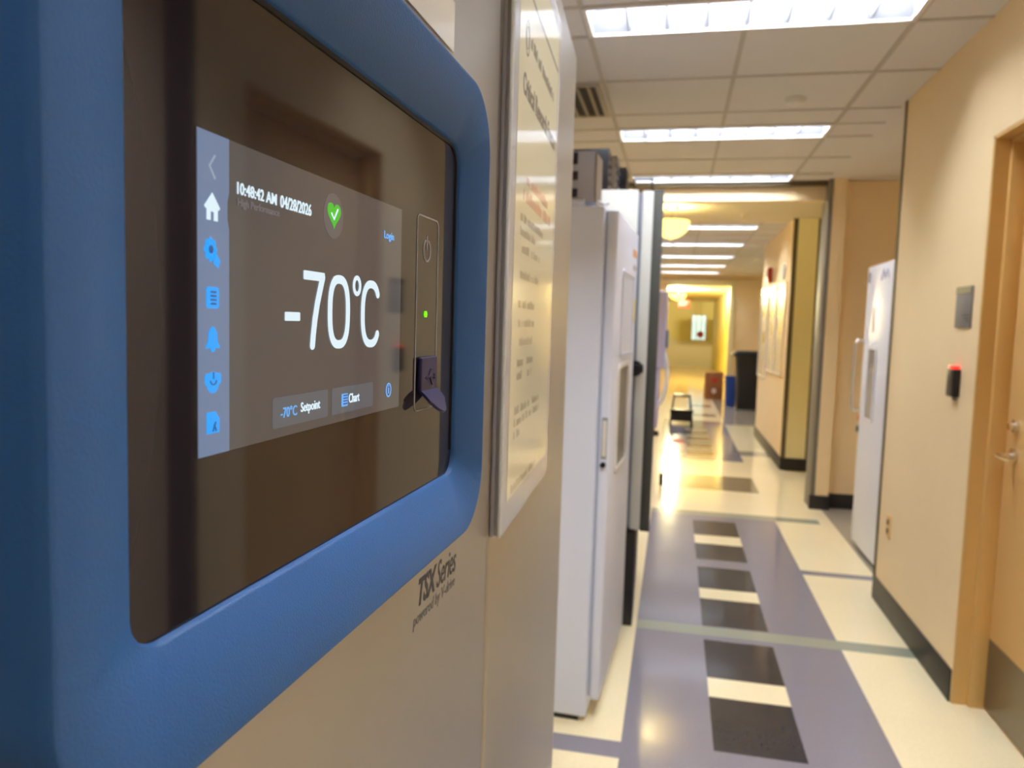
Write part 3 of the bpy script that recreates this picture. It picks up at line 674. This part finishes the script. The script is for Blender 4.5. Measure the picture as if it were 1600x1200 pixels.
# ------------------------------------------------------------------ door in the right wall
XDR = 1.245
dfm = bmesh.new()
box(dfm, XR + .002, 1.188, DY1 - .012, DY1 + .004, 0, DH); box(dfm, 1.188, 1.245, DY1 - .030, DY1 + .004, 0, DH - .018, b=.002)
box(dfm, XR + .002, 1.188, DY0 - .004, DY0 + .012, 0, DH); box(dfm, 1.188, 1.245, DY0 - .004, DY0 + .030, 0, DH - .018, b=.002)
box(dfm, XR + .002, 1.188, DY0, DY1, DH - .012, DH + .004); box(dfm, 1.188, 1.245, DY0, DY1, DH - .030, DH + .004)
dm = struct('door_1', dfm, 'frame')
lf = obj('door_leaf', B(XDR, XDR + .045, DY0 + .012, DY1 - .012, .008, DH - .018, b=.002), 'door', dm)
obj('kick_plate', B(XDR - .002, XDR, DY0 + .04, DY1 - .016, .012, .285), 'kick', lf)
lv = obj('lever_handle', tube(tube(bmesh.new(), [(XDR, 3.085, 1.015), (XDR - .012, 3.085, 1.015)], .028, 24), [(XDR, 3.085, 1.015), (XDR - .05, 3.085, 1.015), (XDR - .062, 3.078, 1.014), (XDR - .062, 2.96, 1.012)], .0095, 12), 'chrome', lf)
obj('deadbolt', tube(tube(bmesh.new(), [(XDR, 3.085, 1.125), (XDR - .014, 3.085, 1.125)], .024, 24), [(XDR - .014, 3.085, 1.125), (XDR - .03, 3.085, 1.125)], .015, 16), 'chrome', lf)
# plaque, reader, outlet on the wall
pq = thing('room_sign', 'grey rectangular room sign with dark top strip by the tan door', 'sign', (XR, 3.36, 1.567), 90)
obj('plate', B(-.083, .083, .0, .008, -.083, .083, b=.003), 'sign_grey', pq).location = (0, 0, 0)
obj('header_strip', B(-.08, .08, .008, .0095, .055, .081), 'sign_dark', pq)
bm = bmesh.new()
for k in range(3): box(bm, -.07 + 0, .0 - .02 * k, .008, .0088, -.035 - .012 * k, -.030 - .012 * k)
obj('raised_text', bm, 'print_dark', pq)
cr = thing('card_reader', 'black card reader with red lit top beside the tan door', 'card reader', (XR, 3.385, 1.265), 90)
obj('housing', B(-.040, .040, .0, .028, -.062, .052, b=.006, seg=3), 'black', cr)
obj('status_light', B(-.034, .034, .004, .027, .052, .064, b=.004), 'led_red', cr, 'red glowing bar')
obj('cable_boot', B(-.012, .012, .0, .012, -.076, -.062, b=.003), 'sign_grey', cr)
ou = thing('wall_outlet', 'beige wall outlet low on the tan wall', 'outlet', (XR, 4.19, .452), 90)
obj('cover_plate', B(-.035, .035, 0, .006, -.058, .058, b=.002), 'door', ou)
for z in (-.024, .024): obj('socket', B(-.015, .015, .006, .008, z - .014, z + .014, b=.001), 'print_dark', ou)

# ------------------------------------------------------------------ things beyond the doorway
for k, (y0, y1, z0, z1, which) in enumerate(((8.52, 9.20, .96, 1.98, 'nearest'), (9.30, 9.95, .95, 1.99, 'middle'), (10.05, 10.83, .84, 2.0, 'farthest'))):
    t = thing('framed_poster', {'nearest': 'tall framed poster nearest the pilaster edge', 'middle': 'tall framed poster in the middle of the row of three', 'farthest': 'tall framed poster at the far end of the corridor wall'}[which], 'poster', (XP, y0, 0), 90, 'posters on the corridor wall')
    L = y1 - y0
    bm = bmesh.new(); box(bm, 0, L, 0, .02, z0, z0 + .02); box(bm, 0, L, 0, .02, z1 - .02, z1); box(bm, 0, .02, 0, .02, z0 + .02, z1 - .02); box(bm, L - .02, L, 0, .02, z0 + .02, z1 - .02)
    obj('frame', bm, 'poster_frame', t); obj('sheet', B(.02, L - .02, 0, .008, z0 + .02, z1 - .02), 'poster', t)
    obj('header', B(.05, L - .05, .008, .009, z1 - .38, z1 - .20), 'poster_blue', t)
    obj('picture', B(.2, L - .3, .008, .009, z0 + .45, z0 + .60), 'poster_blue', t)
al = thing('fire_alarm', 'red fire alarm horn above the framed posters', 'alarm', (XP, 9.95, 2.14), 90)
obj('housing', B(-.07, .07, 0, .05, -.09, .09, b=.01), 'red', al); obj('strobe', B(-.03, .03, .05, .065, -.03, .05, b=.005), 'white', al)
tag(obj('wall_clock', tube(bmesh.new(), [(XP, 8.75, 2.10), (XP - .02, 8.75, 2.10)], .09, 28), 'ceil'), 'pale round disc on the wall above the nearest poster', 'disc')
bn = thing('waste_bin', 'large black wheeled waste bin against the tan wall', 'bin', (1.35, 14.45, 0))
bm = bmesh.new()
def sq(hw, hd, z, r=.06):
    return [(x, y, z) for x, y in rrect(-hw, hw, -hd, hd, r, 5)]
R_ = [[bm.verts.new(p) for p in sq(*a)] for a in ((.20, .20, .02), (.215, .215, .5), (.25, .25, .95), (.25, .25, .97))]
for A, D in zip(R_, R_[1:]):
    for j in range(len(A)): bm.faces.new((A[j], A[(j + 1) % len(A)], D[(j + 1) % len(A)], D[j]))
bm.faces.new(R_[0]); bm.faces.new(R_[-1]); obj('body', bm, 'bin', bn)
bm = bmesh.new(); R_ = [[bm.verts.new(p) for p in sq(*a)] for a in ((.305, .29, .97), (.31, .295, 1.0), (.29, .28, 1.04), (.2, .18, 1.07))]
for A, D in zip(R_, R_[1:]):
    for j in range(len(A)): bm.faces.new((A[j], A[(j + 1) % len(A)], D[(j + 1) % len(A)], D[j]))
bm.faces.new(R_[0]); bm.faces.new(R_[-1]); obj('lid', bm, 'bin', bn)
for s in (-1, 1): obj('wheel', tube(bmesh.new(), [(s * .17, -.2, .05), (s * .20, -.2, .05)], .05, 20), 'black', bn)
bb = thing('recycling_bin', 'slim blue recycling bin left of the large black bin', 'bin', (1.075, 14.95, 0))
bm = bmesh.new(); R_ = [[bm.verts.new(p) for p in sq(hw, hd, z, .03)] for hw, hd, z in ((.085, .15, 0), (.10, .17, .52), (.108, .178, .53), (.108, .178, .56), (.09, .16, .56), (.08, .14, .05))]
for A, D in zip(R_, R_[1:]):
    for j in range(len(A)): bm.faces.new((A[j], A[(j + 1) % len(A)], D[(j + 1) % len(A)], D[j]))
bm.faces.new(R_[0]); bm.faces.new(R_[-1]); obj('body', bm, 'blue_bin', bb)
cb = thing('cardboard_box', 'brown box with a red mark beside the yellow doorway', 'box', (.83, 16.2, 0))
obj('carton', B(-.18, .18, -.18, .18, 0, .56, b=.004), 'brown_box', cb)
h2 = [(16 * math.sin(a) ** 3 * .004, .40 + (13 * math.cos(a) - 5 * math.cos(2 * a) - 2 * math.cos(3 * a) - math.cos(4 * a)) * .004) for a in [2 * PI * i / 30 for i in range(30)]]
bm = bmesh.new(); prism(bm, h2, -.184, -.18); obj('red_mark', bm, 'red', cb)
bm = bmesh.new(); prism(bm, ell(0, .18, .05, .06, 8), -.184, -.18); obj('pale_mark', bm, 'pink', cb)
dfar = struct('door_2', B(1.37, 1.40, 19.2, 20.3, 0, 2.15, b=.01), 'frame')
obj('door_leaf', B(1.36, 1.372, 19.28, 20.22, .01, 2.07), 'paper_white', dfar)
st = thing('step_stool', 'low black step stool standing on the corridor floor', 'stool', (.145, 11.7, 0))
obj('top_step', B(-.13, .13, .02, .20, .41, .44, b=.004), 'black', st)
obj('lower_step', B(-.17, .17, -.20, .02, .19, .23, b=.004), 'black', st)
obj('step_riser', B(-.165, .165, -.01, .01, .04, .19), 'print_dark', st)
for x in (-.12, .12): obj('leg', tube(bmesh.new(), [(x * 1.3, .22, 0), (x, .18, .41)], .014, 8), 'black', st); obj('leg', tube(bmesh.new(), [(x * 1.35, -.19, 0), (x * 1.2, -.16, .19)], .014, 8), 'black', st); obj('brace', tube(bmesh.new(), [(x * 1.2, -.02, .2), (x, .06, .41)], .012, 8), 'black', st)
tag(obj('door_stop', B(-.085, -.045, 7.0, 7.06, 0, .11, b=.006), 'black'), 'small black block standing on the cream floor', 'door stop')
ex = thing('exit_sign', 'glowing red exit sign hanging in the end room', 'sign', (.20, 23.0, 2.06))
obj('housing', B(-.17, .17, 0, .06, 0, .22, b=.01), 'red', ex, 'red illuminated face')
text('letters', 'EXIT', -.14, .14, .03, .19, 0, 'exit_red', ex, bold=.04, th=.004)
obj('stem', tube(bmesh.new(), [(0, .03, .22), (0, .03, .44)], .012), 'chrome', ex)
tag(obj('red_disc', tube(bmesh.new(), [(.94, 29.94, 1.23), (.94, 29.90, 1.23)], .13, 24), 'red'), 'dark red disc in front of the end window', 'disc')
